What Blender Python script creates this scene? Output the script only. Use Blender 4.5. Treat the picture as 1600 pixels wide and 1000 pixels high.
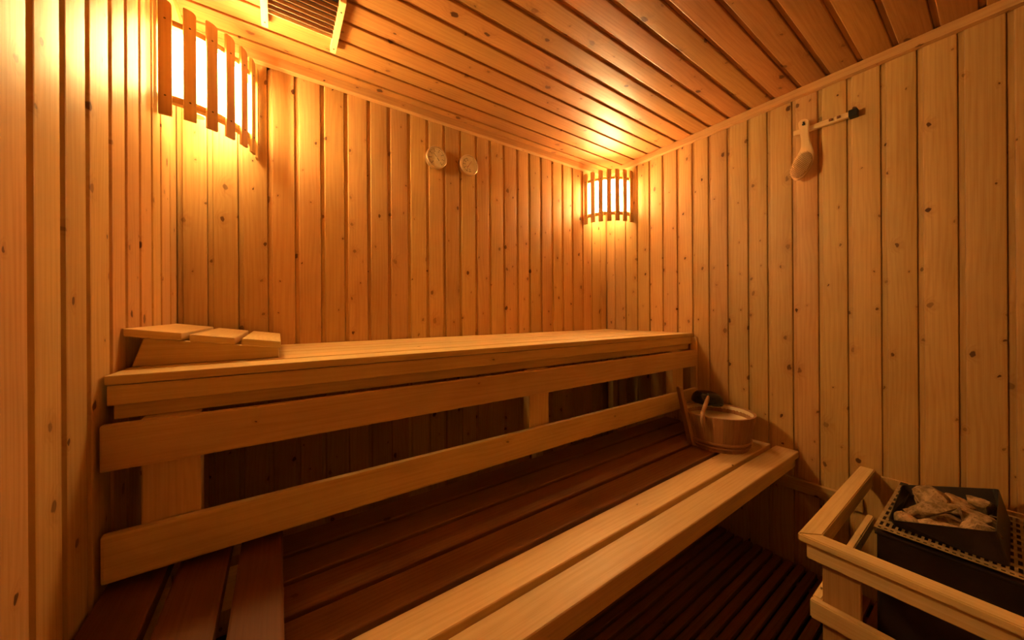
import bpy, bmesh, math, random
from math import radians as R, sin, cos, pi
from mathutils import Vector, Matrix, noise as mnoise
random.seed(7)
for o in list(bpy.data.objects): bpy.data.objects.remove(o)
S = bpy.context.scene; C = S.collection

# ------------------------------------------------------------ camera, world, exposure
HC = 1.075                      # camera height
TH, RO = R(55.46), R(0.34)      # heading from +X towards +Y, roll
FPX, PY = 529.5, 489.0
rt = Vector((sin(TH), -cos(TH), 0)); up = Vector((0, 0, 1)); fw = Vector((cos(TH), sin(TH), 0))
ax = rt*cos(RO) - up*sin(RO); ay = rt*sin(RO) + up*cos(RO)
cd = bpy.data.cameras.new('camera'); cam = bpy.data.objects.new('camera', cd); C.objects.link(cam)
M = Matrix((ax, ay, -fw)).transposed().to_4x4(); M.translation = Vector((0, 0, HC)); cam.matrix_world = M
cd.sensor_fit = 'HORIZONTAL'; cd.sensor_width = 36; cd.lens = FPX/1600*36; cd.shift_y = -(500-PY)/1600
cd.clip_start = 0.02
S.camera = cam
w = bpy.data.worlds.new('world'); S.world = w; w.use_nodes = True
w.node_tree.nodes['Background'].inputs[0].default_value = (0.02, 0.01, 0.005, 1); w.node_tree.nodes['Background'].inputs[1].default_value = 0.3
S.view_settings.view_transform = 'Standard'; S.view_settings.look = 'None'
S.view_settings.exposure = 2.15; S.view_settings.gamma = 1; S.view_settings.use_curve_mapping = False
LAMP_L = dict(col=(1.0, 0.71, 0.26), sheet=112, bulb=1.0, sig=.040)
LAMP_R = dict(col=(1.0, 0.63, 0.26), sheet=80, bulb=.7, sig=.058)

# ------------------------------------------------------------ room dimensions
YB, XW, XE, YF, ZC = 1.5, -0.268, 1.795, -0.80, 1.995
ZL, ZU = 0.489, 0.9646          # lower and upper bench tops

# ------------------------------------------------------------ node helpers
class NT:
    def __init__(s, name):
        s.m = bpy.data.materials.new(name); s.m.use_nodes = True
        s.t = s.m.node_tree; s.t.nodes.clear()
        s.out = s.n('ShaderNodeOutputMaterial'); s.b = s.n('ShaderNodeBsdfPrincipled')
        s.t.links.new(s.b.outputs[0], s.out.inputs[0])
    def n(s, k, **p):
        x = s.t.nodes.new(k)
        for a, v in p.items(): setattr(x, a, v)
        return x
    def l(s, a, b): s.t.links.new(a, b)
    def put(s, sock, v):
        if isinstance(v, bpy.types.NodeSocket): s.l(v, sock)
        else: sock.default_value = v
    def math(s, op, a, b=0.0, c=None, clamp=False):
        x = s.n('ShaderNodeMath', operation=op, use_clamp=clamp); s.put(x.inputs[0], a); s.put(x.inputs[1], b)
        if c is not None: s.put(x.inputs[2], c)
        return x.outputs[0]
    def xyz(s, a, b, c=0.0):
        x = s.n('ShaderNodeCombineXYZ')
        for i, v in enumerate((a, b, c)): s.put(x.inputs[i], v)
        return x.outputs[0]
    def noise(s, vec, scale=1.0, detail=2.0, rough=0.5):
        x = s.n('ShaderNodeTexNoise'); s.l(vec, x.inputs['Vector']); x.inputs['Scale'].default_value = scale
        x.inputs['Detail'].default_value = detail; x.inputs['Roughness'].default_value = rough
        return x.outputs[0]
    def remap(s, v, a, b, c, d, kind='SMOOTHSTEP'):
        x = s.n('ShaderNodeMapRange', interpolation_type=kind); s.put(x.inputs[0], v)
        for i, q in enumerate((a, b, c, d)): s.put(x.inputs[1+i], q)
        return x.outputs[0]
    def mix(s, f, a, b, mode='MIX'):
        x = s.n('ShaderNodeMix', data_type='RGBA', blend_type=mode); s.put(x.inputs[0], f)
        s.put(x.inputs[6], a); s.put(x.inputs[7], b); return x.outputs[2]

def rgb(r, g, b): return (r, g, b, 1)

def wood(name, light, dark, knot_amt=0.55, knot_size=1.0, tone=0.28, rough=0.45, stain=0.25, grain=1.0):
    k = NT(name)
    uv = k.n('ShaderNodeUVMap'); uv.uv_map = 'UVMap'
    sp = k.n('ShaderNodeSeparateXYZ'); k.l(uv.outputs[0], sp.inputs[0]); u, v = sp.outputs[0], sp.outputs[1]
    at = k.n('ShaderNodeAttribute'); at.attribute_name = 'bid'; bid = at.outputs['Fac']
    # knots
    vo = k.n('ShaderNodeTexVoronoi', voronoi_dimensions='2D', feature='F1'); vo.inputs['Scale'].default_value = 1
    warp = k.math('MULTIPLY', k.noise(k.xyz(u, v), 60, 1), 0.12)
    k.l(k.xyz(k.math('MULTIPLY_ADD', u, 7.5, warp), k.math('MULTIPLY_ADD', v, 11.0, warp)), vo.inputs['Vector'])
    cs = k.n('ShaderNodeSeparateColor'); k.l(vo.outputs['Color'], cs.inputs[0])
    keep = k.math('LESS_THAN', cs.outputs[0], knot_amt)
    size = k.math('MULTIPLY_ADD', k.math('POWER', cs.outputs[1], 2.2), 0.085*knot_size, 0.026*knot_size)
    kd = k.math('DIVIDE', vo.outputs['Distance'], size)
    core = k.math('MULTIPLY', k.remap(kd, 0.75, 1.15, 1.0, 0.0), keep)
    core = k.math('MULTIPLY', core, k.math('MULTIPLY_ADD', cs.outputs[2], 0.6, 0.4))
    halo = k.math('MULTIPLY', k.remap(kd, 1.0, 4.0, 1.0, 0.0), keep)
    # growth rings / streaks
    big = k.noise(k.xyz(k.math('MULTIPLY', u, 1.6), k.math('MULTIPLY', v, 9.0), bid), 1, 2)
    ph = k.math('ADD', k.math('MULTIPLY', v, 430.0*grain), k.math('MULTIPLY', big, 38.0))
    ph = k.math('ADD', ph, k.math('MULTIPLY', halo, 9.0))
    ring = k.math('MULTIPLY_ADD', k.math('SINE', ph), 0.5, 0.5)
    ring = k.math('POWER', ring, 1.6)
    streak = k.noise(k.xyz(k.math('MULTIPLY', u, 4.0), k.math('MULTIPLY', v, 240.0)), 1, 4, 0.65)
    blot = k.noise(k.xyz(k.math('MULTIPLY', u, 3.5), k.math('MULTIPLY', v, 9.0), 5.0), 1, 3, 0.55)
    f = k.math('ADD', k.math('MULTIPLY', ring, 0.17), k.math('MULTIPLY', k.remap(streak, 0.3, 0.75, 0, 1), 0.36))
    f = k.math('ADD', f, k.math('MULTIPLY', k.remap(blot, 0.42, 0.75, 0, 1), stain), clamp=True)
    f = k.math('ADD', f, k.math('MULTIPLY', halo, 0.22), clamp=True)
    col = k.mix(f, rgb(*light), rgb(*dark))
    tn = k.math('MULTIPLY_ADD', bid, tone, 1.0-tone*0.6)
    hs = k.n('ShaderNodeHueSaturation'); k.l(col, hs.inputs['Color']); k.l(tn, hs.inputs['Value'])
    k.l(k.math('MULTIPLY_ADD', k.math('FRACT', k.math('MULTIPLY', bid, 7.3)), 0.016, 0.492), hs.inputs['Hue'])
    col = k.mix(core, hs.outputs[0], rgb(0.085, 0.024, 0.007))
    k.l(col, k.b.inputs['Base Color'])
    k.l(k.math('MULTIPLY_ADD', streak, 0.25, rough-0.1), k.b.inputs['Roughness'])
    k.b.inputs['Specular IOR Level'].default_value = 0.35
    bp = k.n('ShaderNodeBump'); bp.inputs['Strength'].default_value = 0.22; bp.inputs['Distance'].default_value = 0.002
    hgt = k.math('SUBTRACT', k.math('MULTIPLY', k.math('ADD', streak, k.math('MULTIPLY', blot, 1.5)), 0.5), k.math('MULTIPLY', halo, -0.35))
    k.l(hgt, bp.inputs['Height']); k.l(bp.outputs[0], k.b.inputs['Normal'])
    return k.m

def plain(name, col, rough=0.5, metal=0.0, noisy=0.0, scale=30, spec=0.5):
    k = NT(name)
    if noisy:
        tc = k.n('ShaderNodeTexCoord')
        nz = k.noise(tc.outputs['Object'], scale, 4, 0.6)
        c2 = tuple(c*(1-noisy) for c in col)
        k.l(k.mix(k.remap(nz, 0.35, 0.65, 0, 1), rgb(*col), rgb(*c2)), k.b.inputs['Base Color'])
        bp = k.n('ShaderNodeBump'); bp.inputs['Strength'].default_value = 0.2; bp.inputs['Distance'].default_value = 0.001
        k.l(nz, bp.inputs['Height']); k.l(bp.outputs[0], k.b.inputs['Normal'])
    else: k.b.inputs['Base Color'].default_value = rgb(*col)
    k.b.inputs['Roughness'].default_value = rough; k.b.inputs['Metallic'].default_value = metal
    k.b.inputs['Specular IOR Level'].default_value = spec
    return k.m

def opal(name, col, strength, sig):
    k = NT(name); k.t.nodes.remove(k.b)
    tc = k.n('ShaderNodeTexCoord')
    nz = k.noise(tc.outputs['Object'], 60, 3, 0.6)
    d = k.n('ShaderNodeBsdfDiffuse'); d.inputs[0].default_value = rgb(0.8, 0.75, 0.65)
    e = k.n('ShaderNodeEmission'); e.inputs[0].default_value = rgb(*col)
    g = k.n('ShaderNodeUVMap'); g.uv_map = 'UVMap'; sp = k.n('ShaderNodeSeparateXYZ'); k.l(g.outputs[0], sp.inputs[0])
    outer = k.math('MULTIPLY_ADD', k.math('GREATER_THAN', sp.outputs[1], 0.5), .93, .07)      # the inner skin glows faintly
    q = k.math('SUBTRACT', sp.outputs[0], .168)                                             # hot spot in front of the bulb
    hot = k.math('EXPONENT', k.math('MULTIPLY', k.math('MULTIPLY', q, q), -1/(2*sig**2)))
    outer = k.math('MULTIPLY', outer, k.math('MULTIPLY_ADD', hot, .94, .06))
    k.l(k.math('MULTIPLY', outer, k.math('MULTIPLY_ADD', nz, strength*0.3, strength*0.85)), e.inputs[1])
    a = k.n('ShaderNodeAddShader'); k.l(d.outputs[0], a.inputs[0]); k.l(e.outputs[0], a.inputs[1]); k.l(a.outputs[0], k.out.inputs[0])
    return k.m

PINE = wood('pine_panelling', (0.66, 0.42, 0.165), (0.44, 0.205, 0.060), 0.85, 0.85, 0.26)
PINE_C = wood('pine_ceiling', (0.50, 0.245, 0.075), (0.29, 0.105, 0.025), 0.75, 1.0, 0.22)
SHADED = wood('shaded_bench_wood', (0.31, 0.15, 0.055), (0.18, 0.07, 0.022), 0.05, 0.8, 0.25, 0.45, 0.4)  # bench wood darkened in its colour to stand for shade under the upper bench
POSTW = wood('post_wood', (0.58, 0.32, 0.13), (0.36, 0.16, 0.055), 0.05, 0.8)
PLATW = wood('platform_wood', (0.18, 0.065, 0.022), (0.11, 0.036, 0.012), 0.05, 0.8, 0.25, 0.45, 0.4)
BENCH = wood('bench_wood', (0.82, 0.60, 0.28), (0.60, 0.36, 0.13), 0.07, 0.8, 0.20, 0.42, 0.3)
RAIL = wood('rail_wood', (0.86, 0.64, 0.30), (0.64, 0.39, 0.14), 0.14, 0.8, 0.2, 0.42, 0.45)
SLATW = wood('lamp_slat_wood', (0.60, 0.36, 0.13), (0.42, 0.21, 0.06), 0.0, 1, 0.2)
DARKW = wood('duckboard_wood', (0.30, 0.13, 0.05), (0.14, 0.05, 0.02), 0.12, 1.0, 0.3, 0.6)
BUCK = wood('bucket_wood', (0.46, 0.25, 0.11), (0.24, 0.095, 0.035), 0.0, 1, 0.3, 0.5, 0.6, 0.6)
PALE = wood('pale_wood', (0.90, 0.66, 0.34), (0.78, 0.52, 0.24), 0.0, 1, 0.1)
LINER = plain('bucket_liner', (0.72, 0.58, 0.36), 0.4)
BLACKM = plain('black_metal', (0.022, 0.018, 0.016), 0.42, 0.3, 0.4, 25)
HEATM = plain('heater_black_metal', (0.035, 0.02, 0.016), 0.45, 0.2, 0.5, 12)
PERF = plain('perforated_steel', (0.46, 0.34, 0.17), 0.45, 0.15, 0.4, 40)
DARK = plain('dark_recess', (0.012, 0.008, 0.006), 0.8)
SCREW = plain('screw_metal', (0.10, 0.06, 0.03), 0.45, 0.6)
CHROME = plain('brushed_metal', (0.80, 0.66, 0.45), 0.3, 0.85)
DIAL = plain('dial_paper', (0.90, 0.80, 0.55), 0.45, 0, 0.12, 60)
INK = plain('dial_ink', (0.05, 0.03, 0.02), 0.6)
REDINK = plain('dial_red_ink', (0.45, 0.06, 0.03), 0.6)
CUSH = plain('brush_cushion', (0.50, 0.30, 0.13), 0.6)
BRIS = plain('brush_pins', (0.85, 0.62, 0.34), 0.35)

def stone_mat():
    k = NT('sauna_stone'); tc = k.n('ShaderNodeTexCoord'); oi = k.n('ShaderNodeObjectInfo')
    vec = k.n('ShaderNodeVectorMath', operation='ADD'); k.l(tc.outputs['Object'], vec.inputs[0])
    k.l(k.xyz(k.math('MULTIPLY', oi.outputs['Random'], 9.0), oi.outputs['Random']), vec.inputs[1])
    a = k.noise(vec.outputs[0], 28, 5, 0.65); b = k.noise(vec.outputs[0], 150, 4, 0.7)
    c = k.mix(k.remap(a, 0.38, 0.62, 0, 1), rgb(0.50, 0.33, 0.17), rgb(0.22, 0.14, 0.055))
    c = k.mix(k.remap(b, 0.5, 0.7, 0, 0.75), c, rgb(0.10, 0.06, 0.03))
    k.l(c, k.b.inputs['Base Color']); k.b.inputs['Roughness'].default_value = 0.85
    bp = k.n('ShaderNodeBump'); bp.inputs['Strength'].default_value = 0.7; bp.inputs['Distance'].default_value = 0.003
    k.l(k.math('ADD', a, k.math('MULTIPLY', b, 0.5)), bp.inputs['Height']); k.l(bp.outputs[0], k.b.inputs['Normal'])
    return k.m
STONE = stone_mat()

# ------------------------------------------------------------ mesh helpers
def finish(bm, name, mat, parent=None, loc=(0, 0, 0), smooth=False):
    me = bpy.data.meshes.new(name); bm.to_mesh(me); bm.free(); me.materials.append(mat)
    if smooth:
        for p in me.polygons: p.use_smooth = True
    o = bpy.data.objects.new(name, me); C.objects.link(o); o.location = loc
    if parent: o.parent = parent
    return o
def layers(bm):
    uv = bm.loops.layers.uv.get('UVMap') or bm.loops.layers.uv.new('UVMap')
    bl = bm.faces.layers.float.get('bid') or bm.faces.layers.float.new('bid')
    return uv, bl
def uvmap(bm, g, faces=None, bid=None, off=None):
    """grain axis g: u runs along the grain in metres, v across it"""
    uv, bl = layers(bm)
    bid = random.random() if bid is None else bid
    off = (random.uniform(0, 60), random.uniform(0, 60)) if off is None else off
    for f in (faces or bm.faces):
        f[bl] = bid; n = f.normal; a = max(range(3), key=lambda i: abs(n[i]))
        oth = [i for i in range(3) if i != a]
        if a == g: iu, iv, su = oth[0], oth[1], 0.3
        else: iu, iv, su = g, [i for i in oth if i != g][0], 1.0
        for lp in f.loops:
            c = lp.vert.co; lp[uv].uv = (c[iu]*su+off[0], c[iv]+off[1]+0.031*a)
def bx(bm, x0, x1, y0, y1, z0, z1, bev=0.0, seg=2):
    g = bmesh.ops.create_cube(bm, size=1)['verts']
    for v in g:
        v.co = Vector((x0+(v.co.x+.5)*(x1-x0), y0+(v.co.y+.5)*(y1-y0), z0+(v.co.z+.5)*(z1-z0)))
    if bev:
        es = list({e for v in g for e in v.link_edges})
        bmesh.ops.bevel(bm, geom=es, offset=bev, segments=seg, affect='EDGES', profile=0.6)
def board(name, x0, x1, y0, y1, z0, z1, mat=None, parent=None, bev=0.003, g=None, bid=None, seg=2):
    bm = bmesh.new(); bx(bm, x0, x1, y0, y1, z0, z1, bev, seg); bm.normal_update()
    if g is None:
        d = (x1-x0, y1-y0, z1-z0); g = d.index(max(d))
    uvmap(bm, g, bid=bid)
    o = finish(bm, name, mat or BENCH)
    if parent: o.parent = parent; o.matrix_parent_inverse = parent.matrix_world.inverted()
    return o
def child(o, parent):
    bpy.context.view_layer.update()
    o.parent = parent; o.matrix_parent_inverse = parent.matrix_world.inverted(); return o
def thing(name, label, cat, loc=(0, 0, 0), group=None):
    o = bpy.data.objects.new(name, None); C.objects.link(o); o.location = loc; o.empty_display_size = 0.05
    o['label'] = label; o['category'] = cat
    if group: o['group'] = group
    o.matrix_world = Matrix.Translation(Vector(loc))
    return o
def tag(o, label, cat, group=None):
    o['label'] = label; o['category'] = cat
    if group: o['group'] = group
    return o
def struct(o): o['kind'] = 'structure'; return o
def lathe(bm, prof, n=48, mat4=None):
    """prof: list of (r, z)"""
    rings = []
    for r, z in prof:
        if r < 1e-6: rings.append([bm.verts.new((0, 0, z))])
        else: rings.append([bm.verts.new((r*cos(2*pi*i/n), r*sin(2*pi*i/n), z)) for i in range(n)])
    for a, b in zip(rings, rings[1:]):
        for i in range(n):
            j = (i+1) % n
            if len(a) == 1 and len(b) == 1: continue
            if len(a) == 1: bm.faces.new((a[0], b[i], b[j]))
            elif len(b) == 1: bm.faces.new((a[i], b[0], a[j]))
            else: bm.faces.new((a[i], b[i], b[j], a[j]))
    if mat4: bmesh.ops.transform(bm, matrix=mat4, verts=bm.verts)
    bmesh.ops.recalc_face_normals(bm, faces=bm.faces)
def tube(bm, pts, rads, n=10):
    pts = [Vector(p) for p in pts]; rings = []
    for i, p in enumerate(pts):
        d = (pts[min(i+1, len(pts)-1)]-pts[max(i-1, 0)]).normalized()
        a = d.orthogonal().normalized() if i == 0 else (prev - d*prev.dot(d)).normalized()
        prev = a; b = d.cross(a)
        rings.append([bm.verts.new(p+(a*cos(2*pi*k/n)+b*sin(2*pi*k/n))*rads[i]) for k in range(n)])
    for r0, r1 in zip(rings, rings[1:]):
        for k in range(n): bm.faces.new((r0[k], r0[(k+1) % n], r1[(k+1) % n], r1[k]))
    bm.faces.new(rings[0][::-1]); bm.faces.new(rings[-1])

# ------------------------------------------------------------ panelled surfaces
def panelling(name, grooves, f, L0, L1, mat):
    """boards start at each groove position; f(s, depth, l) -> world point; l runs along the board"""
    bm = bmesh.new(); uv, bl = layers(bm)
    for i in range(len(grooves)-1):
        s0, s1 = grooves[i], grooves[i+1]; sg = 1 if s1 > s0 else -1
        wd = abs(s1-s0)
        crown = [(.0165+(wd-.0195)*k/8, .0011*(1-(2*k/8-1)**2)) for k in range(9)]
        prof = [(0, -.012), (.0012, -.012), (.0013, -.0066), (.0128, -.0062), (.0134, -.0048), (.0148, -.0007)] + crown + [(wd-.0014, -.0007), (wd-.0005, -.0025), (wd, -.012)]
        if wd < .03: prof = [(0, -.003), (wd*.5, -.001), (wd, -.003)]
        bid = random.random(); off = (random.uniform(0, 60), random.uniform(0, 60))
        va = [bm.verts.new(f(s0+sg*a, d, L0)) for a, d in prof]; vb = [bm.verts.new(f(s0+sg*a, d, L1)) for a, d in prof]
        for j in range(len(prof)-1):
            fc = bm.faces.new((va[j], va[j+1], vb[j+1], vb[j])); fc[bl] = bid
            for lp, (uu, vv) in zip(fc.loops, ((L0, prof[j][0]), (L0, prof[j+1][0]), (L1, prof[j+1][0]), (L1, prof[j][0]))):
                lp[uv].uv = (uu+off[0], vv+off[1])
    # make the skin solid: backing slab
    return bm
def slab(bm, x0, x1, y0, y1, z0, z1):
    n0 = len(bm.faces); bx(bm, x0, x1, y0, y1, z0, z1)
def wall(name, grooves, f, L0, L1, mat, back, inward):
    bm = panelling(name, grooves, f, L0, L1, mat)
    bm.normal_update()
    for fc in bm.faces:                                   # face the room
        if fc.normal.dot(inward) < 0: fc.normal_flip()
    slab(bm, *back)
    return struct(finish(bm, name, mat))
gb = [-.268, -.194, -.114, -.031, .052, .137, .220, .306, .388, .474, .559, .641, .724, .812, .893, .979, 1.066, 1.148, 1.232, 1.317, 1.398, 1.480, 1.568, 1.648, 1.732, 1.795]
wall('wall_back', gb, lambda s, d, l: (s, YB-d, l), 0, ZC, PINE, (XW-.05, XE+.05, YB+.015, YB+.05, -.02, ZC+.016), Vector((0, -1, 0)))
ge = [1.5, 1.432, 1.349, 1.265, 1.183, 1.099, 1.014, .931, .849, .761, .674, .598, .509, .425, .340, .252, .167, .083, -.006]
while ge[-1] > YF: ge.append(ge[-1]-.0855)
ge[-1] = YF
wall('wall_right', ge, lambda s, d, l: (XE-d, s, l), 0, ZC, PINE, (XE+.015, XE+.05, YF-.014, YB+.0149, -.02, ZC+.016), Vector((-1, 0, 0)))
gw = [1.5, 1.42, 1.323, 1.242, 1.150, 1.061, .978, .883, .801, .719]
while gw[-1] > YF: gw.append(gw[-1]-.088)
gw[-1] = YF; gw = gw[::-1]
wall('wall_left', gw, lambda s, d, l: (XW+d, s, l), 0, ZC, PINE, (XW-.05, XW-.015, YF-.014, YB+.0149, -.02, ZC+.016), Vector((1, 0, 0)))
gf = [XW+.0897*i for i in range(24)]
wall('wall_front', gf, lambda s, d, l: (s, YF+d, l), 0, ZC, PINE, (XW-.05, XE+.05, YF-.05, YF-.015, -.02, ZC+.016), Vector((0, 1, 0)))
gc = [1.5, 1.44, 1.355, 1.268, 1.18, 1.095, 1.007, .921, .834, .748, .661, .572, .482, .393, .305, .218, .128, .041]
while gc[-1] > YF: gc.append(gc[-1]-.0875)
gc[-1] = YF
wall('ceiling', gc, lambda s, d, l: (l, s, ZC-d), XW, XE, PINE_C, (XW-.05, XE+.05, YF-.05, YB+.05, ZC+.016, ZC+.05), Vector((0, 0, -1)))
bm = bmesh.new(); bx(bm, XW-.05, XE+.05, YF-.05, YB+.05, -.06, -.02); struct(finish(bm, 'floor', plain('floor_tile', (0.03, 0.02, 0.016), .5)))

# ceiling trims (square mouldings under the ceiling) and the batten low on the right wall
struct(board('trim_1', XW, XE, YB-.026, YB, 1.9625, ZC, PINE, bev=.002))
struct(board('trim_2', XE-.026, XE, YF, YB-.026, 1.9625, ZC, PINE, bev=.002))
struct(board('trim_3', XW, XW+.026, YF, YB-.026, 1.9625, ZC, PINE, bev=.002))
struct(board('trim_4', XE-.019, XE, .30, 1.10, .326, .375, PINE, bev=.003))

# ------------------------------------------------------------ corner lamps
def corner_lamp(loc, sx, label, spec, idn):
    """shade of vertical slats bent across a room corner; sx=+1: corner to the left, -1: corner to the right"""
    t = thing('corner_lamp', label, 'lamp', loc, 'slatted corner lamps under the ceiling')
    z0, z1 = 0.0, 0.312
    def P(a, r, z): return Vector((sx*r*sin(a), -r*cos(a), z))
    def arc(name, r0, r1, za, zb, mat, a0=R(1.5), a1=R(88.5), n=28):
        bm = bmesh.new(); uv, bl = layers(bm); rows = []
        for i in range(n+1):
            a = a0+(a1-a0)*i/n
            rows.append([bm.verts.new(P(a, r, z)) for r, z in ((r0, za), (r1, za), (r1, zb), (r0, zb))])
        for i in range(n):
            for j in range(4):
                f = bm.faces.new((rows[i][j], rows[i][(j+1) % 4], rows[i+1][(j+1) % 4], rows[i+1][j])); f[bl] = .5
                for lp, q in zip(f.loops, ((i, j), (i, j+1), (i+1, j+1), (i+1, j))): lp[uv].uv = (q[0]*.012, q[1]*.02 + (1 if j == 1 else 0))
        bm.faces.new(rows[0]); bm.faces.new(rows[-1])
        bmesh.ops.recalc_face_normals(bm, faces=bm.faces)
        o = finish(bm, name, mat); o.parent = t; return o
    arc('rail', .186, .205, .042, .060, SLATW); arc('rail', .186, .205, .252, .268, SLATW)
    arc('diffuser', .182, .185, .048, .262, opal('opal_lamp_sheet_'+idn, spec['col'], spec['sheet'], spec['sig']))
    for i in range(7):
        a = R(4.6+13.4*i); ca = P(a, 1, 0); tn = Vector((sx*cos(a), sin(a), 0))
        zb = z0+random.uniform(-.002, .002); bm = bmesh.new()
        ol = [(-.0135, zb), (.0135, zb), (.0135, z1-.010), (.0118, z1-.0055), (.008, z1-.002), (.002, z1), (-.0135, z1)]
        A = [bm.verts.new((x*sx, 0, z)) for x, z in ol]; B = [bm.verts.new((x*sx, .0085, z)) for x, z in ol]
        bm.faces.new(A); bm.faces.new(B[::-1])
        for q in range(len(ol)): bm.faces.new((A[q], A[(q+1) % len(ol)], B[(q+1) % len(ol)], B[q]))
        bmesh.ops.recalc_face_normals(bm, faces=bm.faces); bmesh.ops.bevel(bm, geom=list(bm.edges), offset=.0009, segments=1, affect='EDGES')
        bm.normal_update(); uvmap(bm, 2)
        Mx = Matrix(((tn.x, ca.x, 0, 0), (tn.y, ca.y, 0, 0), (0, 0, 1, 0), (0, 0, 0, 1)))
        Mx.translation = P(a, .205, 0)
        bmesh.ops.transform(bm, matrix=Mx, verts=bm.verts); bmesh.ops.recalc_face_normals(bm, faces=bm.faces)
        s = finish(bm, 'slat', SLATW); s.parent = t
        for zz in (.051, .260):
            bm = bmesh.new(); lathe(bm, [(0, .0006), (.0022, .0006), (.0026, 0)], 10)
            q = finish(bm, 'screw', SCREW); q.parent = s
            q.matrix_local = Matrix.Translation(P(a, .2136, zz)) @ ca.to_track_quat('Z', 'Y').to_matrix().to_4x4()
    # bulb holder and bulb behind the sheet
    bm = bmesh.new(); lathe(bm, [(0, .0), (.018, .0), (.018, .03), (.012, .035), (0, .035)], 20)
    h = finish(bm, 'bulb_holder', plain('porcelain', (.7, .65, .55), .3)); h.parent = t; h.location = P(R(45), .085, .08)
    bm = bmesh.new(); lathe(bm, [(0, .035), (.012, .037), (.016, .05), (.027, .075), (.029, .09), (.022, .110), (.010, .118), (0, .120)], 20)
    km = NT('bulb_glass_'+idn); km.t.nodes.remove(km.b); e = km.n('ShaderNodeEmission'); e.inputs[0].default_value = rgb(*spec['col']); e.inputs[1].default_value = 6; km.l(e.outputs[0], km.out.inputs[0])
    b = finish(bm, 'bulb', km.m, smooth=True); b.parent = h
    ld = bpy.data.lights.new('bulb_light', 'POINT'); ld.energy = spec['bulb']; ld.color = spec['col']; ld.shadow_soft_size = .03
    lo = bpy.data.objects.new('bulb_light', ld); C.objects.link(lo); lo.parent = t; lo.location = P(R(45), .115, .165)
    return t
corner_lamp((XW, YB, 1.620), 1, 'wooden slatted corner lamp with glowing sheet, at the large left corner', LAMP_L, 'a')
corner_lamp((XE, YB, 1.628), -1, 'wooden slatted corner lamp in the far corner where back and right walls meet', LAMP_R, 'b')

# ------------------------------------------------------------ upper bench
ub = thing('upper_bench', 'upper sauna bench of long pale boards along the back wall', 'bench', (.76, .93, 0))
ys = [.9255, 1.0255, 1.116, 1.212, 1.308, 1.404]
for i, y in enumerate(ys):
    board('seat_board', XW+.006, XE-.003, y, y+(.086 if i < 5 else .092), ZU-.0175, ZU, BENCH, ub, .003)
board('apron', XW+.008, XE-.012, .930, .948, .9085, .9455, BENCH, ub, .002)
board('bearer', XW+.013, XE-.016, .944, .962, .880, .9077, BENCH, ub, .002)
for x in (-.225, .72, 1.62):
    board('crosspiece', x, x+.045, .963, 1.495, .902, .9455, BENCH, ub, .002)
for x in (-.262, 1.115, 1.735):
    board('rear_leg', x, x+.045, 1.40, 1.44, -.018, .901, BENCH, ub, .002)
board('wall_cleat', XE-.018, XE-.0015, .905, .935, ZL+.001, ZU-.02, BENCH, ub, .002)

# backrest: two rails on three uprights
br = thing('backrest', 'two wide horizontal backrest boards on short uprights between lower and upper bench', 'backrest', (.76, .915, ZL))
o = board('rail', XW+.006, XE-.008, .9035, .9215, .796, .879, RAIL, br, .004)
o = board('rail', XW+.006, XE-.008, .9035, .9215, .597, .683, RAIL, br, .005)
for x0, x1 in ((-.215, -.131), (.706, .792), (1.59, 1.683)):
    board('upright', x0, x1, .9222, .9600, .606, .8795, BENCH, br, .003, g=2)

# ------------------------------------------------------------ lower bench
lb = thing('lower_bench', 'broad lower sauna bench of long boards, rear ones shade-darkened, with lit front board', 'bench', (.9, .8, 0))
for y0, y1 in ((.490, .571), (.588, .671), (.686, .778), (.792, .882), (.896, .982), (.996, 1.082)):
    board('seat_board', -.05 if y0 > .0 else 0, XE-.002, y0, y1, ZL-.028, ZL, BENCH if y0 < .68 else SHADED, lb, .005, seg=3)  # rear boards get the darker copy, shade painted into the wood colour
board('apron', -.05, XE-.012, .499, .521, .424, ZL-.0285, BENCH, lb, .003)
for x in (.10, .95, 1.70):
    board('crosspiece', x, x+.045, .522, 1.08, .415, ZL-.0285, BENCH, lb, .002)
for x in (.10, .95):
    board('leg', x, x+.045, 1.03, 1.075, -.018, .4145, BENCH, lb, .002)
board('leg', .10, .145, .53, .575, .0225, .4145, BENCH, lb, .002)
# raised grating at the left end
pf = thing('bench_platform', 'raised reddish slatted platform at the left end of the lower bench', 'platform', (-.12, .8, ZL))
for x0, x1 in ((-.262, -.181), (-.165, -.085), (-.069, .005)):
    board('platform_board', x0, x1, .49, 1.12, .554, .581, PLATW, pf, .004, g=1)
for y in (.56, .875, 1.06):
    board('cross_support', -.258, .0, y, y+.035, ZL+.0005, .5535, BENCH, pf, .002)
for y in (.56, .875, 1.06):
    board('leg', -.258, -.22, y, y+.035, .0225 if y < 1 else -.018, ZL, BENCH, pf, .002, g=2)

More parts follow.
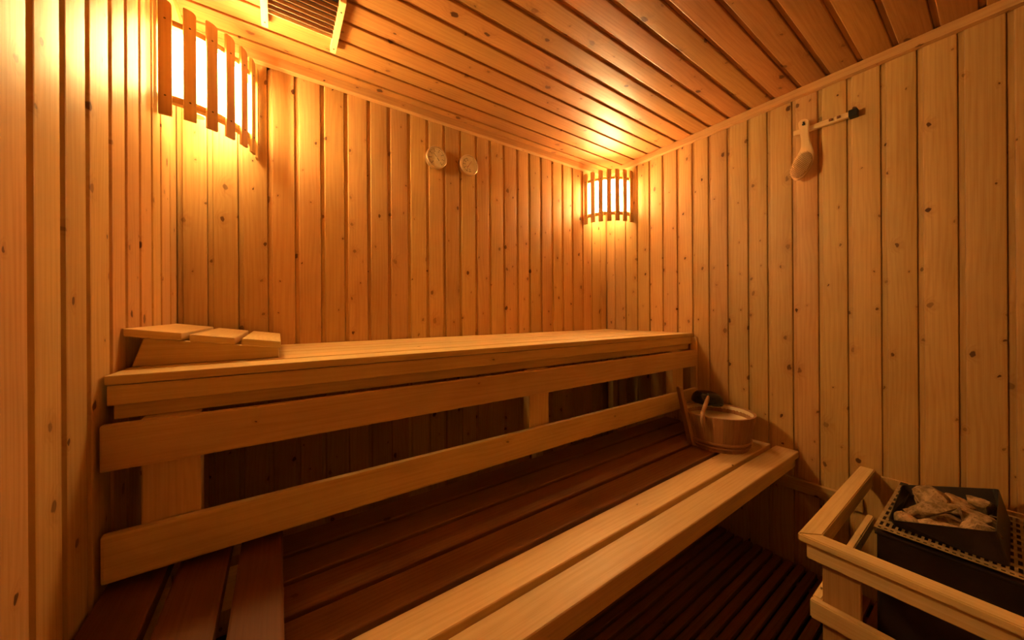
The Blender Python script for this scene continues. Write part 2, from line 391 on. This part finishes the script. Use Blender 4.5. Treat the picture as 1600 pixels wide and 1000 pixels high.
# ------------------------------------------------------------ headrest
hr = thing('headrest', 'wedge-shaped wooden headrest with three slats on left end of upper bench', 'headrest', (-.13, 1.25, ZU))
def wedge(name, y0, y1):
    bm = bmesh.new(); pts = [(-.258, ZU+.0005), (.0, ZU+.0005), (.0, .990), (-.240, 1.0255)]
    a = [bm.verts.new((x, y0, z)) for x, z in pts]; b = [bm.verts.new((x, y1, z)) for x, z in pts]
    bm.faces.new(a[::-1]); bm.faces.new(b)
    for i in range(4): bm.faces.new((a[i], a[(i+1) % 4], b[(i+1) % 4], b[i]))
    bmesh.ops.recalc_face_normals(bm, faces=bm.faces); bm.normal_update()
    bmesh.ops.bevel(bm, geom=list(bm.edges), offset=.0015, segments=1, affect='EDGES')
    bm.normal_update(); uvmap(bm, 0); child(finish(bm, name, RAIL), hr)
wedge('side_board', 1.050, 1.068); wedge('side_board', 1.425, 1.443)
sl = (.990-1.0255)/.240
for i, (x0, x1) in enumerate(((-.264, -.176), (-.164, -.085), (-.073, .004))):
    bm = bmesh.new(); bx(bm, x0, x1, 1.026, 1.47, 0, .017, .003); bm.normal_update(); uvmap(bm, 1)
    for v in bm.verts: v.co.z += .9908 + sl*(v.co.x-0.0) + (.0015 if i == 0 else 0)
    child(finish(bm, 'slat', BENCH), hr)

# ------------------------------------------------------------ dial instruments
def gauge(name, x, z, label, needle_deg, kind):
    t = thing(name, label, 'gauge', (x, YB-.0005, z), 'round dial instruments on the back wall')
    Rx = Matrix.Rotation(R(90), 4, 'X')
    def add(nm, prof, mat, par, n=48, smooth=True):
        bm = bmesh.new(); lathe(bm, prof, n, Rx); o = finish(bm, nm, mat, smooth=False); o.parent = par; return o
    case = add('case', [(0, 0), (.044, 0), (.0475, .004), (.0475, .022), (.0495, .026), (.0495, .0285), (.047, .031), (.0445, .0300), (.0445, .0265), (0, .0265)], CHROME, t)
    dial = add('dial', [(.0444, .0266), (.0440, .0275), (0, .0275)], DIAL, t)
    bm = bmesh.new(); a0, a1, nt = (-140, 140, 29) if kind == 0 else (20, 200, 22)
    for i in range(nt):
        a = R(a0+(a1-a0)*i/(nt-1)); long = i % 4 == 0; r0, r1 = (.033 if long else .036), .040
        if kind == 1: r0, r1 = r0-.006, r1-.006
        d = Vector((sin(-a) if kind else sin(a), 0, cos(a))); p = Vector((d.z, 0, -d.x)); ww = .0007 if not long else .0012
        q = [bm.verts.new(d*r+p*s*ww+Vector((0, -.0278, 0))) for r, s in ((r0, -1), (r0, 1), (r1, 1), (r1, -1))]; bm.faces.new(q)
        if long:   # blurred numerals, only strokes of ink
            for k in (-1, 1):
                c = d*(r0-.005)+Vector((k*.0016, -.0278, 0))
                q = [bm.verts.new(c+Vector((sx_*.0009, 0, sz_*.0017))) for sx_, sz_ in ((-1, -1), (1, -1), (1, 1), (-1, 1))]; bm.faces.new(q)
    ex = bmesh.ops.extrude_face_region(bm, geom=list(bm.faces)); bmesh.ops.translate(bm, vec=(0, .0002, 0), verts=[e for e in ex['geom'] if isinstance(e, bmesh.types.BMVert)]); bmesh.ops.recalc_face_normals(bm, faces=bm.faces)
    sc = finish(bm, 'scale_marks', INK); sc.parent = dial
    a = R(needle_deg); d = Vector((sin(a), 0, cos(a))); p = Vector((d.z, 0, -d.x)); bm = bmesh.new()
    q = [bm.verts.new(v+Vector((0, -.0285, 0))) for v in (d*-.018+p*.0014, d*-.018-p*.0014, d*.024-p*.0004, d*.024+p*.0004)]
    bm.faces.new(q); ex = bmesh.ops.extrude_face_region(bm, geom=list(bm.faces)); bmesh.ops.translate(bm, vec=(0, .0004, 0), verts=[e for e in ex['geom'] if isinstance(e, bmesh.types.BMVert)]); bmesh.ops.recalc_face_normals(bm, faces=bm.faces)
    nd = finish(bm, 'needle', INK if kind == 0 else REDINK); nd.parent = t
    hb = add('hub', [(0, .0275), (.003, .0275), (.003, .0295), (0, .030)], CHROME, t, 16)
gauge('hygrometer', .600, 1.790, 'round pale dial gauge on back wall, nearer the left lamp, needle pointing up left', -40, 0)
gauge('thermometer', .765, 1.795, 'round dial gauge on back wall, right of its twin, needle pointing up right', 33, 1)

# ------------------------------------------------------------ ceiling vent
cv = thing('ceiling_vent', 'wooden ceiling vent with two battens and thin dark louvre slats', 'vent', (.06, 1.19, ZC))
for x0, x1 in ((-.040, -.022), (.149, .166)):
    o = board('batten', x0, x1, 1.075, 1.305, ZC-.024, ZC-.0005, PALE, cv, .001, g=1)
    for y in (1.115, 1.283):
        bm = bmesh.new(); lathe(bm, [(0, -.0008), (.002, -.0008), (.0026, 0)], 10)
        q = finish(bm, 'screw', SCREW); q.location = ((x0+x1)/2, y, ZC-.0242); child(q, o)
bm = bmesh.new(); bx(bm, -.0215, .1485, 1.09, 1.252, ZC-.0035, ZC-.0005); child(finish(bm, 'backing', DARK), cv)
for i in range(8):
    y = 1.105+i*.0198
    bm = bmesh.new(); bx(bm, -.0215, .1485, -.0010, .0010, -.0065, .0065); bm.normal_update(); uvmap(bm, 0)
    bmesh.ops.rotate(bm, verts=bm.verts, cent=(0, 0, 0), matrix=Matrix.Rotation(R(-12), 3, 'X'))
    o = finish(bm, 'louvre_slat', BUCK if i < 7 else PALE); o.location = (0, y, ZC-.0142); child(o, cv)

# ------------------------------------------------------------ hook rail and brush on the right wall
hk = thing('hook_rail', 'short slim wooden hook rail with black end high on the right wall', 'hook rail', (XE, .41, 1.82))
board('bar', XE-.022, XE-.008, .322, .497, 1.806, 1.826, PALE, hk, .0015, g=1)
board('bracket', XE-.030, XE, .306, .330, 1.802, 1.828, BLACKM, hk, .002)
board('spacer', XE-.0085, XE, .44, .46, 1.812, 1.825, PALE, hk, .001)
for y in (.375, .352):
    board('peg', XE-.030, XE-.0225, y, y+.010, 1.814, 1.822, DARKW, hk, .001)
bm = bmesh.new(); tube(bm, [(XE-.022, .455, 1.826), (XE-.050, .455, 1.829), (XE-.056, .455, 1.836)], [.003, .003, .003]); child(finish(bm, 'peg', BLACKM), hk)

BX = XE-.040
def brush_pt(px, py):            # crop pixels of the outline turned into wall-plane metres
    u, v = 1220+px/7.69, 160+py/7.69
    a, b = u-800, PY-v; A = a*cos(RO)+b*sin(RO); B = -a*sin(RO)+b*cos(RO)
    r = Vector((A*sin(TH)+FPX*cos(TH), -A*cos(TH)+FPX*sin(TH), B)); t = BX/r.x
    return r.y*t, r.z*t+HC
outl = [(210, 260), (222, 330), (236, 400), (247, 480), (243, 560), (205, 630), (165, 695), (130, 770), (113, 830), (116, 880), (140, 922), (180, 942), (228, 926), (285, 880), (340, 808), (378, 740), (398, 670), (402, 610), (388, 555), (362, 500), (345, 440), (338, 370), (340, 300), (347, 250), (335, 212), (300, 198), (255, 206), (222, 232)]
def smooth_closed(p, k=2):
    for _ in range(k):
        q = []
        for i in range(len(p)):
            a, b = p[i], p[(i+1) % len(p)]
            q += [(a[0]*.75+b[0]*.25, a[1]*.75+b[1]*.25), (a[0]*.25+b[0]*.75, a[1]*.25+b[1]*.75)]
        p = q
    return p
bt = thing('hair_brush', 'oval pale wooden hair brush hanging from hook rail on right wall', 'brush', (BX, .46, 1.72))
pts = [brush_pt(*p) for p in smooth_closed(outl)]
bm = bmesh.new(); a = [bm.verts.new((BX-.005, y, z)) for y, z in pts]; fce = bm.faces.new(a)
ex = bmesh.ops.extrude_face_region(bm, geom=[fce]); bmesh.ops.translate(bm, vec=(.011, 0, 0), verts=[e for e in ex['geom'] if isinstance(e, bmesh.types.BMVert)])
bmesh.ops.recalc_face_normals(bm, faces=bm.faces)
bmesh.ops.bevel(bm, geom=[e for e in bm.edges if len(e.link_faces) == 2 and any(len(f.verts) > 20 for f in e.link_faces)], offset=.0025, segments=2, affect='EDGES')
bm.normal_update(); uvmap(bm, 2); child(finish(bm, 'brush_body', PALE), bt)
bm = bmesh.new(); hy, hz = brush_pt(278, 268); lathe(bm, [(0, .0005), (.0048, .0005), (.0048, -.0005)], 16, Matrix.Translation((BX-.0056, hy, hz)) @ Matrix.Rotation(R(90), 4, 'Y')); child(finish(bm, 'hanging_hole', DARK), bt)
hc = brush_pt(262, 750); ht = brush_pt(335, 590); hb_ = brush_pt(175, 925)
axv = Vector((ht[0]-hb_[0], ht[1]-hb_[1])); La = axv.length/2*1.0; axv.normalize(); nv = Vector((-axv.y, axv.x)); Lb = .0325
cc = Vector(((ht[0]+hb_[0])/2, (ht[1]+hb_[1])/2))
bm = bmesh.new(); N = 40; rings = []
for k, (s, dx) in enumerate(((1, .0), (.97, .003), (.85, .006), (.55, .0085), (.2, .0095))):
    rings.append([bm.verts.new((BX-.005-dx, *(cc+axv*La*.93*s*cos(2*pi*i/N)+nv*Lb*.93*s*sin(2*pi*i/N)))) for i in range(N)])
for r0, r1 in zip(rings, rings[1:]):
    for i in range(N): bm.faces.new((r0[i], r0[(i+1) % N], r1[(i+1) % N], r1[i]))
bm.faces.new(rings[-1]); bmesh.ops.recalc_face_normals(bm, faces=bm.faces); child(finish(bm, 'cushion', CUSH, smooth=True), bt)
bm = bmesh.new()
for i in range(-13, 14):
    for j in range(-7, 8):
        p = (i+(.5 if j % 2 else 0))*.0052, j*.0050
        q = (p[0]/(La*.88))**2+(p[1]/(Lb*.88))**2
        if q > 1: continue
        c = cc+axv*p[0]+nv*p[1]; x0 = BX-.006-.008*(1-q); sp = cc+axv*p[0]*1.12+nv*p[1]*1.12
        tube(bm, [(x0, c.x, c.y), (x0-.014, sp.x, sp.y), (x0-.0155, sp.x, sp.y)], [.0008, .0008, .0014], 5)
o = finish(bm, 'bristles', BRIS); o['kind'] = 'stuff'; child(o, bt)

# ------------------------------------------------------------ bucket and ladle
BC = Vector((1.602, .722, ZL+.0005)); Hh = .148
bk = thing('sauna_bucket', 'round wooden sauna bucket with one tall handle stave on lower bench', 'bucket', BC)
def stave_body():
    bm = bmesh.new(); uv, bl = layers(bm); n = 22
    prof = [(0, .113), (.02, .1155), (Hh, .140)]
    for i in range(n):
        a0, a1 = 2*pi*i/n, 2*pi*(i+1)/n; bid = random.random(); ou = random.uniform(0, 40)
        angs = [a0, a0+.015, (a0+a1)/2, a1-.015, a1]; dr = [-.0012, 0, 0.0003, 0, -.0012]
        cols = []
        for a, d in zip(angs, dr):
            cols.append([bm.verts.new(((r+d)*cos(a), (r+d)*sin(a), z)) for z, r in prof] + [bm.verts.new(((r-.009)*cos(a), (r-.009)*sin(a), z)) for z, r in ((Hh, .140), (.0, .113))])
        for c0, c1 in zip(cols, cols[1:]):
            for j in range(4):
                f = bm.faces.new((c0[j], c1[j], c1[j+1], c0[j+1])); f[bl] = bid
                for lp in f.loops: lp[uv].uv = (lp.vert.co.z+ou, math.atan2(lp.vert.co.y, lp.vert.co.x)*.12+ou)
    bmesh.ops.remove_doubles(bm, verts=bm.verts, dist=1e-5); bmesh.ops.recalc_face_normals(bm, faces=bm.faces)
    return bm
o = finish(stave_body(), 'staves', BUCK); o.parent = bk
for z0, z1 in ((.012, .022), (.028, .040)):
    r0, r1 = .1135+z0*.17, .1135+z1*.17
    bm = bmesh.new(); lathe(bm, [(r0, z0), (r0+.005, z0+.001), (r1+.005, z1-.001), (r1, z1)], 56); bm.normal_update(); uvmap(bm, 0)
    o = finish(bm, 'hoop', BUCK, smooth=True); o.parent = bk
bm = bmesh.new(); lathe(bm, [(.130, Hh-.004), (.1285, Hh-.006), (.1265, Hh-.034), (.120, Hh-.037), (0, Hh-.037)], 56)
o = finish(bm, 'liner', LINER, smooth=True); o.parent = bk; o['label'] = 'pale inner liner'
def stave(ang, h, name):
    bm = bmesh.new(); bx(bm, -.024, .024, -.008, .008, .0, h, .004)
    for v in bm.verts:
        t_ = v.co.z/h; v.co.y += .114+.003 + .030*v.co.z/Hh; v.co.x *= (1-.35*max(0, (t_-.6)/.4))
        if v.co.z > h-.012: v.co.z -= .010*(abs(v.co.x)/.014)**2
    bm.normal_update(); uvmap(bm, 2); o = finish(bm, name, BUCK); o.parent = bk; o.rotation_euler = (0, 0, ang)
stave(math.atan2(.08, -.117)-pi/2, .262, 'handle_stave')

ld = thing('ladle', 'black ladle bowl with wooden handle lying across the bucket rim', 'ladle', (1.67, .79, .66))
bm = bmesh.new(); lathe(bm, [(.066, 0), (.068, .003), (.067, .018), (.062, .034), (.050, .046), (.030, .052), (0, .053), ], 40)
lathe(bm, [(.064, .001), (.062, .018), (.050, .040), (0, .048)], 40)
o = finish(bm, 'bowl', plain('black_enamel', (.008, .007, .007), .22), smooth=True); o.location = (1.690, .810, .640); o.rotation_euler = (R(4), R(3), 0); child(o, ld)
bm = bmesh.new(); tube(bm, [(1.650, .787, .6935), (1.625, .772, .6945), (1.575, .753, .683)], [.0035, .0035, .0035]); child(finish(bm, 'shank', BLACKM, smooth=True), ld)
bm = bmesh.new(); tube(bm, [(1.600, .762, .690), (1.56, .748, .680), (1.51, .733, .6665), (1.458, .717, .6505)], [.006, .0085, .0085, .007], 12); bm.normal_update(); uvmap(bm, 0)
child(finish(bm, 'handle', BUCK, smooth=True), ld)
bm = bmesh.new(); tube(bm, [(1.458, .717, .654), (1.446, .711, .640), (1.438, .707, .622), (1.434, .704, .601)], [.008, .0095, .009, .004], 12); bm.normal_update(); uvmap(bm, 2)
child(finish(bm, 'handle_tip', BUCK, smooth=True), ld)

# ------------------------------------------------------------ duckboard on the floor
db = thing('duckboard', 'dark slatted wooden duckboard covering the floor', 'duckboard', (.8, 0, -.02))
y = .98; k = 0
while y > YF+.05:
    board('slat', XW+.02, XE-.012-random.uniform(0, .012), y-.026, y, .004, .022, DARKW, db, .0015); y -= .0375; k += 1
for x in (-.1, .55, 1.15, 1.66):
    board('joist', x, x+.03, YF+.05, 1.0, -.0195, .0035, DARKW, db, 0)

# ------------------------------------------------------------ heater guard
gd = thing('heater_guard', 'pale wooden guard rail around the black stove', 'guard rail', (1.15, .2, 0))
GY = -.30
def mitre(name, pts, z0, z1, g, bev=.003):
    bm = bmesh.new(); a = [bm.verts.new((x, y, z0)) for x, y in pts]; b = [bm.verts.new((x, y, z1)) for x, y in pts]
    n = len(pts); bm.faces.new(a[::-1]); bm.faces.new(b)
    for i in range(n): bm.faces.new((a[i], a[(i+1) % n], b[(i+1) % n], b[i]))
    bmesh.ops.recalc_face_normals(bm, faces=bm.faces)
    if bev: bmesh.ops.bevel(bm, geom=list(bm.edges), offset=bev, segments=2, affect='EDGES')
    bm.normal_update(); uvmap(bm, g); return child(finish(bm, name, RAIL), gd)
xo, xi, yo, yi, zt = 1.116, 1.158, .309, .269, .495
mitre('top_rail', [(xo, yo), (XE-.003, yo), (XE-.003, yi), (xi, yi)], zt-.019, zt, 0, .0025)
mitre('top_rail', [(xo, yo-.0008), (xi, yi-.0008), (xi, GY), (xo, GY)], zt-.019, zt, 1, .0025)
mitre('upper_rail', [(1.130, .2945), (1.130, GY), (1.149, GY), (1.149, .2945)], zt-.063, zt-.0195, 1)
mitre('upper_rail', [(1.1495, .2945), (XE-.004, .2945), (XE-.004, .2755), (1.1495, .2755)], zt-.063, zt-.0195, 0)
mitre('lower_rail', [(1.128, .288), (1.128, GY), (1.149, GY), (1.149, .288)], .284, .331, 1)
mitre('lower_rail', [(1.1495, .288), (XE-.021, .288), (XE-.021, .269), (1.1495, .269)], .290, .331, 0)
for x0, x1, y0, y1, lab in ((1.1495, 1.168, .198, .2680, 'wide corner post'), (1.1495, 1.168, -.29, -.22, 'post'), ):
    bm = bmesh.new(); bx(bm, x0, x1, y0, y1, .0225, .4755, .002); bm.normal_update(); uvmap(bm, 2); child(finish(bm, 'post', POSTW), gd)

# ------------------------------------------------------------ heater with stone basin
ht = thing('sauna_heater', 'black electric sauna heater with perforated top and stone basin, behind the guard', 'heater', (1.55, -.02, 0))
hx0, hx1, hy1, hy0, hz = 1.352, 1.745, .207, -.27, .480
bm = bmesh.new(); bx(bm, hx0+.004, hx1-.004, hy0+.004, hy1-.004, .14, hz-.012, .012, 3)
o = finish(bm, 'body', HEATM); child(o, ht)
bm = bmesh.new(); bx(bm, hx0+.001, hx1-.001, hy0+.001, hy1-.001, hz-.020, hz-.0125, .002, 2); child(finish(bm, 'lip', HEATM), ht)
for x in (hx0+.03, hx1-.06):
    for yy in (hy0+.03, hy1-.06): board('leg', x, x+.03, yy, yy+.03, .0225, .1395, HEATM, ht, .002)
# perforated plate: strips between rectangular slots; the basin area is left open
bx0, bx1, by0, by1 = 1.400, 1.702, -.004, .178
xs = []; x = hx0; first = True
xs_cuts = [hx0, hx0+.006, hx0+.014]
x = hx0+.026
while x+.028 < hx1-.01: xs_cuts += [x, x+.026]; x += .041
xs_cuts.append(hx1)
ys_cuts = [hy0]; y = hy0+.008
while y+.006 < hy1-.004: ys_cuts += [y, y+.0062]; y += .0114
ys_cuts.append(hy1)
bm = bmesh.new(); vg = {}
def V(i, j):
    if (i, j) not in vg: vg[i, j] = bm.verts.new((xs_cuts[i], ys_cuts[j], hz))
    return vg[i, j]
for i in range(len(xs_cuts)-1):
    for j in range(len(ys_cuts)-1):
        cx, cy = (xs_cuts[i]+xs_cuts[i+1])/2, (ys_cuts[j]+ys_cuts[j+1])/2
        if i % 2 == 1 and j % 2 == 1: continue
        if bx0+.004 < cx < bx1-.004 and by0+.002 < cy < by1-.002: continue
        bm.faces.new((V(i, j), V(i+1, j), V(i+1, j+1), V(i, j+1)))
ex = bmesh.ops.extrude_face_region(bm, geom=list(bm.faces))
bmesh.ops.translate(bm, vec=(0, 0, -.0012), verts=[e for e in ex['geom'] if isinstance(e, bmesh.types.BMVert)])
bmesh.ops.recalc_face_normals(bm, faces=bm.faces)
child(finish(bm, 'perforated_top', PERF), ht)
# basin, tilted rim
def basin():
    bm = bmesh.new()
    rim = [Vector(p) for p in ((1.382, .184, .4985), (1.388, .012, .5525), (1.728, .010, .5535), (1.700, .194, .4985))]
    bot = [Vector(p) for p in ((1.400, .176, .481), (1.386, -.006, .481), (1.702, -.008, .481), (1.692, .178, .481))]
    def rounded(q, r=.012, n=4):
        out = []
        for i in range(4):
            p, a, b = q[i], (q[i-1]-q[i]).normalized(), (q[(i+1) % 4]-q[i]).normalized()
            p0, p1 = p+a*r, p+b*r
            for k in range(n+1):
                t_ = k/n; out.append(p0*(1-t_)**2+p*2*t_*(1-t_)+p1*t_**2)
        return out
    ro, bo = rounded(rim), rounded(bot); cr = sum(rim, Vector())/4; cb = sum(bot, Vector())/4
    ri = [cr+(p-cr)*.987 for p in ro]; bi = [Vector(((cb+(p-cb)*.97).x, (cb+(p-cb)*.97).y, .470)) for p in bo]
    rows = [[bm.verts.new(p) for p in q] for q in (bo, ro, ri, bi)]
    n = len(ro)
    for r0, r1 in zip(rows, rows[1:]):
        for i in range(n): bm.faces.new((r0[i], r0[(i+1) % n], r1[(i+1) % n], r1[i]))
    bm.faces.new(rows[-1]); bmesh.ops.recalc_face_normals(bm, faces=bm.faces); return bm
child(finish(basin(), 'stone_basin', HEATM), ht)
board('heat_shield', XE-.010, XE-.0005, -.27, .255, .10, .478, PINE, ht, .002, g=2)
board('wall_bracket', hx1, XE-.011, .19, .207, .40, .478, BLACKM, ht, .001)
board('wall_bracket', hx1, XE-.011, -.26, -.243, .40, .478, BLACKM, ht, .001)

def rock(loc, size, rot, seed, label):
    rnd = random.Random(seed); bm = bmesh.new()
    for _ in range(18):
        d = Vector((rnd.gauss(0, 1), rnd.gauss(0, 1), rnd.gauss(0, 1))).normalized()*rnd.uniform(.92, 1.12)
        bm.verts.new((d.x*size[0]*.60, d.y*size[1]*.57, d.z*size[2]*.66))
    bmesh.ops.convex_hull(bm, input=bm.verts)
    bmesh.ops.delete(bm, geom=[v for v in bm.verts if not v.link_faces], context='VERTS')
    bmesh.ops.delete(bm, geom=[e for e in bm.edges if not e.link_faces], context='EDGES')
    bmesh.ops.recalc_face_normals(bm, faces=bm.faces)
    for k in range(3):
        bmesh.ops.subdivide_edges(bm, edges=list(bm.edges), cuts=1, use_grid_fill=True)
        if k < 2: bmesh.ops.smooth_vert(bm, verts=bm.verts, factor=.14, use_axis_x=True, use_axis_y=True, use_axis_z=True)
    bmesh.ops.triangulate(bm, faces=bm.faces); bm.normal_update()
    for v in bm.verts:
        p = v.co*55+Vector((seed, 0, 0)); v.co += v.normal*(.0022*mnoise.noise(p)+.0009*mnoise.noise(p*3.1)+.0004*mnoise.noise(p*8))
    bmesh.ops.rotate(bm, verts=bm.verts, cent=(0, 0, 0), matrix=Matrix.Rotation(R(rot[2]), 3, 'Z') @ Matrix.Rotation(R(rot[1]), 3, 'Y') @ Matrix.Rotation(R(rot[0]), 3, 'X'))
    tag(finish(bm, 'sauna_stone', STONE, loc=loc), label, 'stone', 'stones in the heater basin')
# x, y, z centre; long axis is local Y
rock((1.428, .146, .490), (.054, .070, .036), (10, 0, -14), 3, 'pale smooth stone at the left front corner of the heater basin')
rock((1.425, .090, .500), (.050, .105, .036), (-8, 8, -4), 11, 'long flat tan stone along the front edge of the basin')
rock((1.478, .108, .528), (.040, .108, .034), (-18, 10, 24), 5, 'dark elongated stone lying diagonally mid-basin on top of others')
rock((1.560, .122, .530), (.070, .080, .056), (0, 0, 20), 8, 'large pale peaked stone at the back left, tallest of the pile')
rock((1.590, .080, .515), (.054, .075, .048), (14, 0, 30), 13, 'brown stone sloping down right behind the peaked stone')
rock((1.625, .045, .520), (.050, .070, .044), (5, 0, 15), 17, 'rounded greyish stone at the back right of the basin')
rock((1.550, .066, .518), (.032, .058, .022), (0, 0, 12), 23, 'small orange-tinted stone in the middle of the basin')
rock((1.520, .046, .516), (.056, .088, .046), (10, 0, -5), 29, 'blocky speckled stone at the right side of the basin')
rock((1.432, .038, .522), (.050, .060, .048), (8, 0, 10), 31, 'rounded speckled stone at the right front corner of the basin')
rock((1.490, .150, .498), (.036, .040, .034), (0, 0, 0), 37, 'small pale stone tucked low at the left of the basin')
rock((1.640, .140, .492), (.060, .06, .036), (0, 0, 50), 41, 'dark low stone at the back left corner behind the peaked stone')
rock((1.500, .080, .492), (.08, .08, .036), (0, 0, 50), 43, 'dark stone mostly buried under the diagonal stone, mid-basin')
rock((1.660, .080, .500), (.06, .06, .036), (0, 0, 20), 47, 'dark stone low against the back wall of the basin')
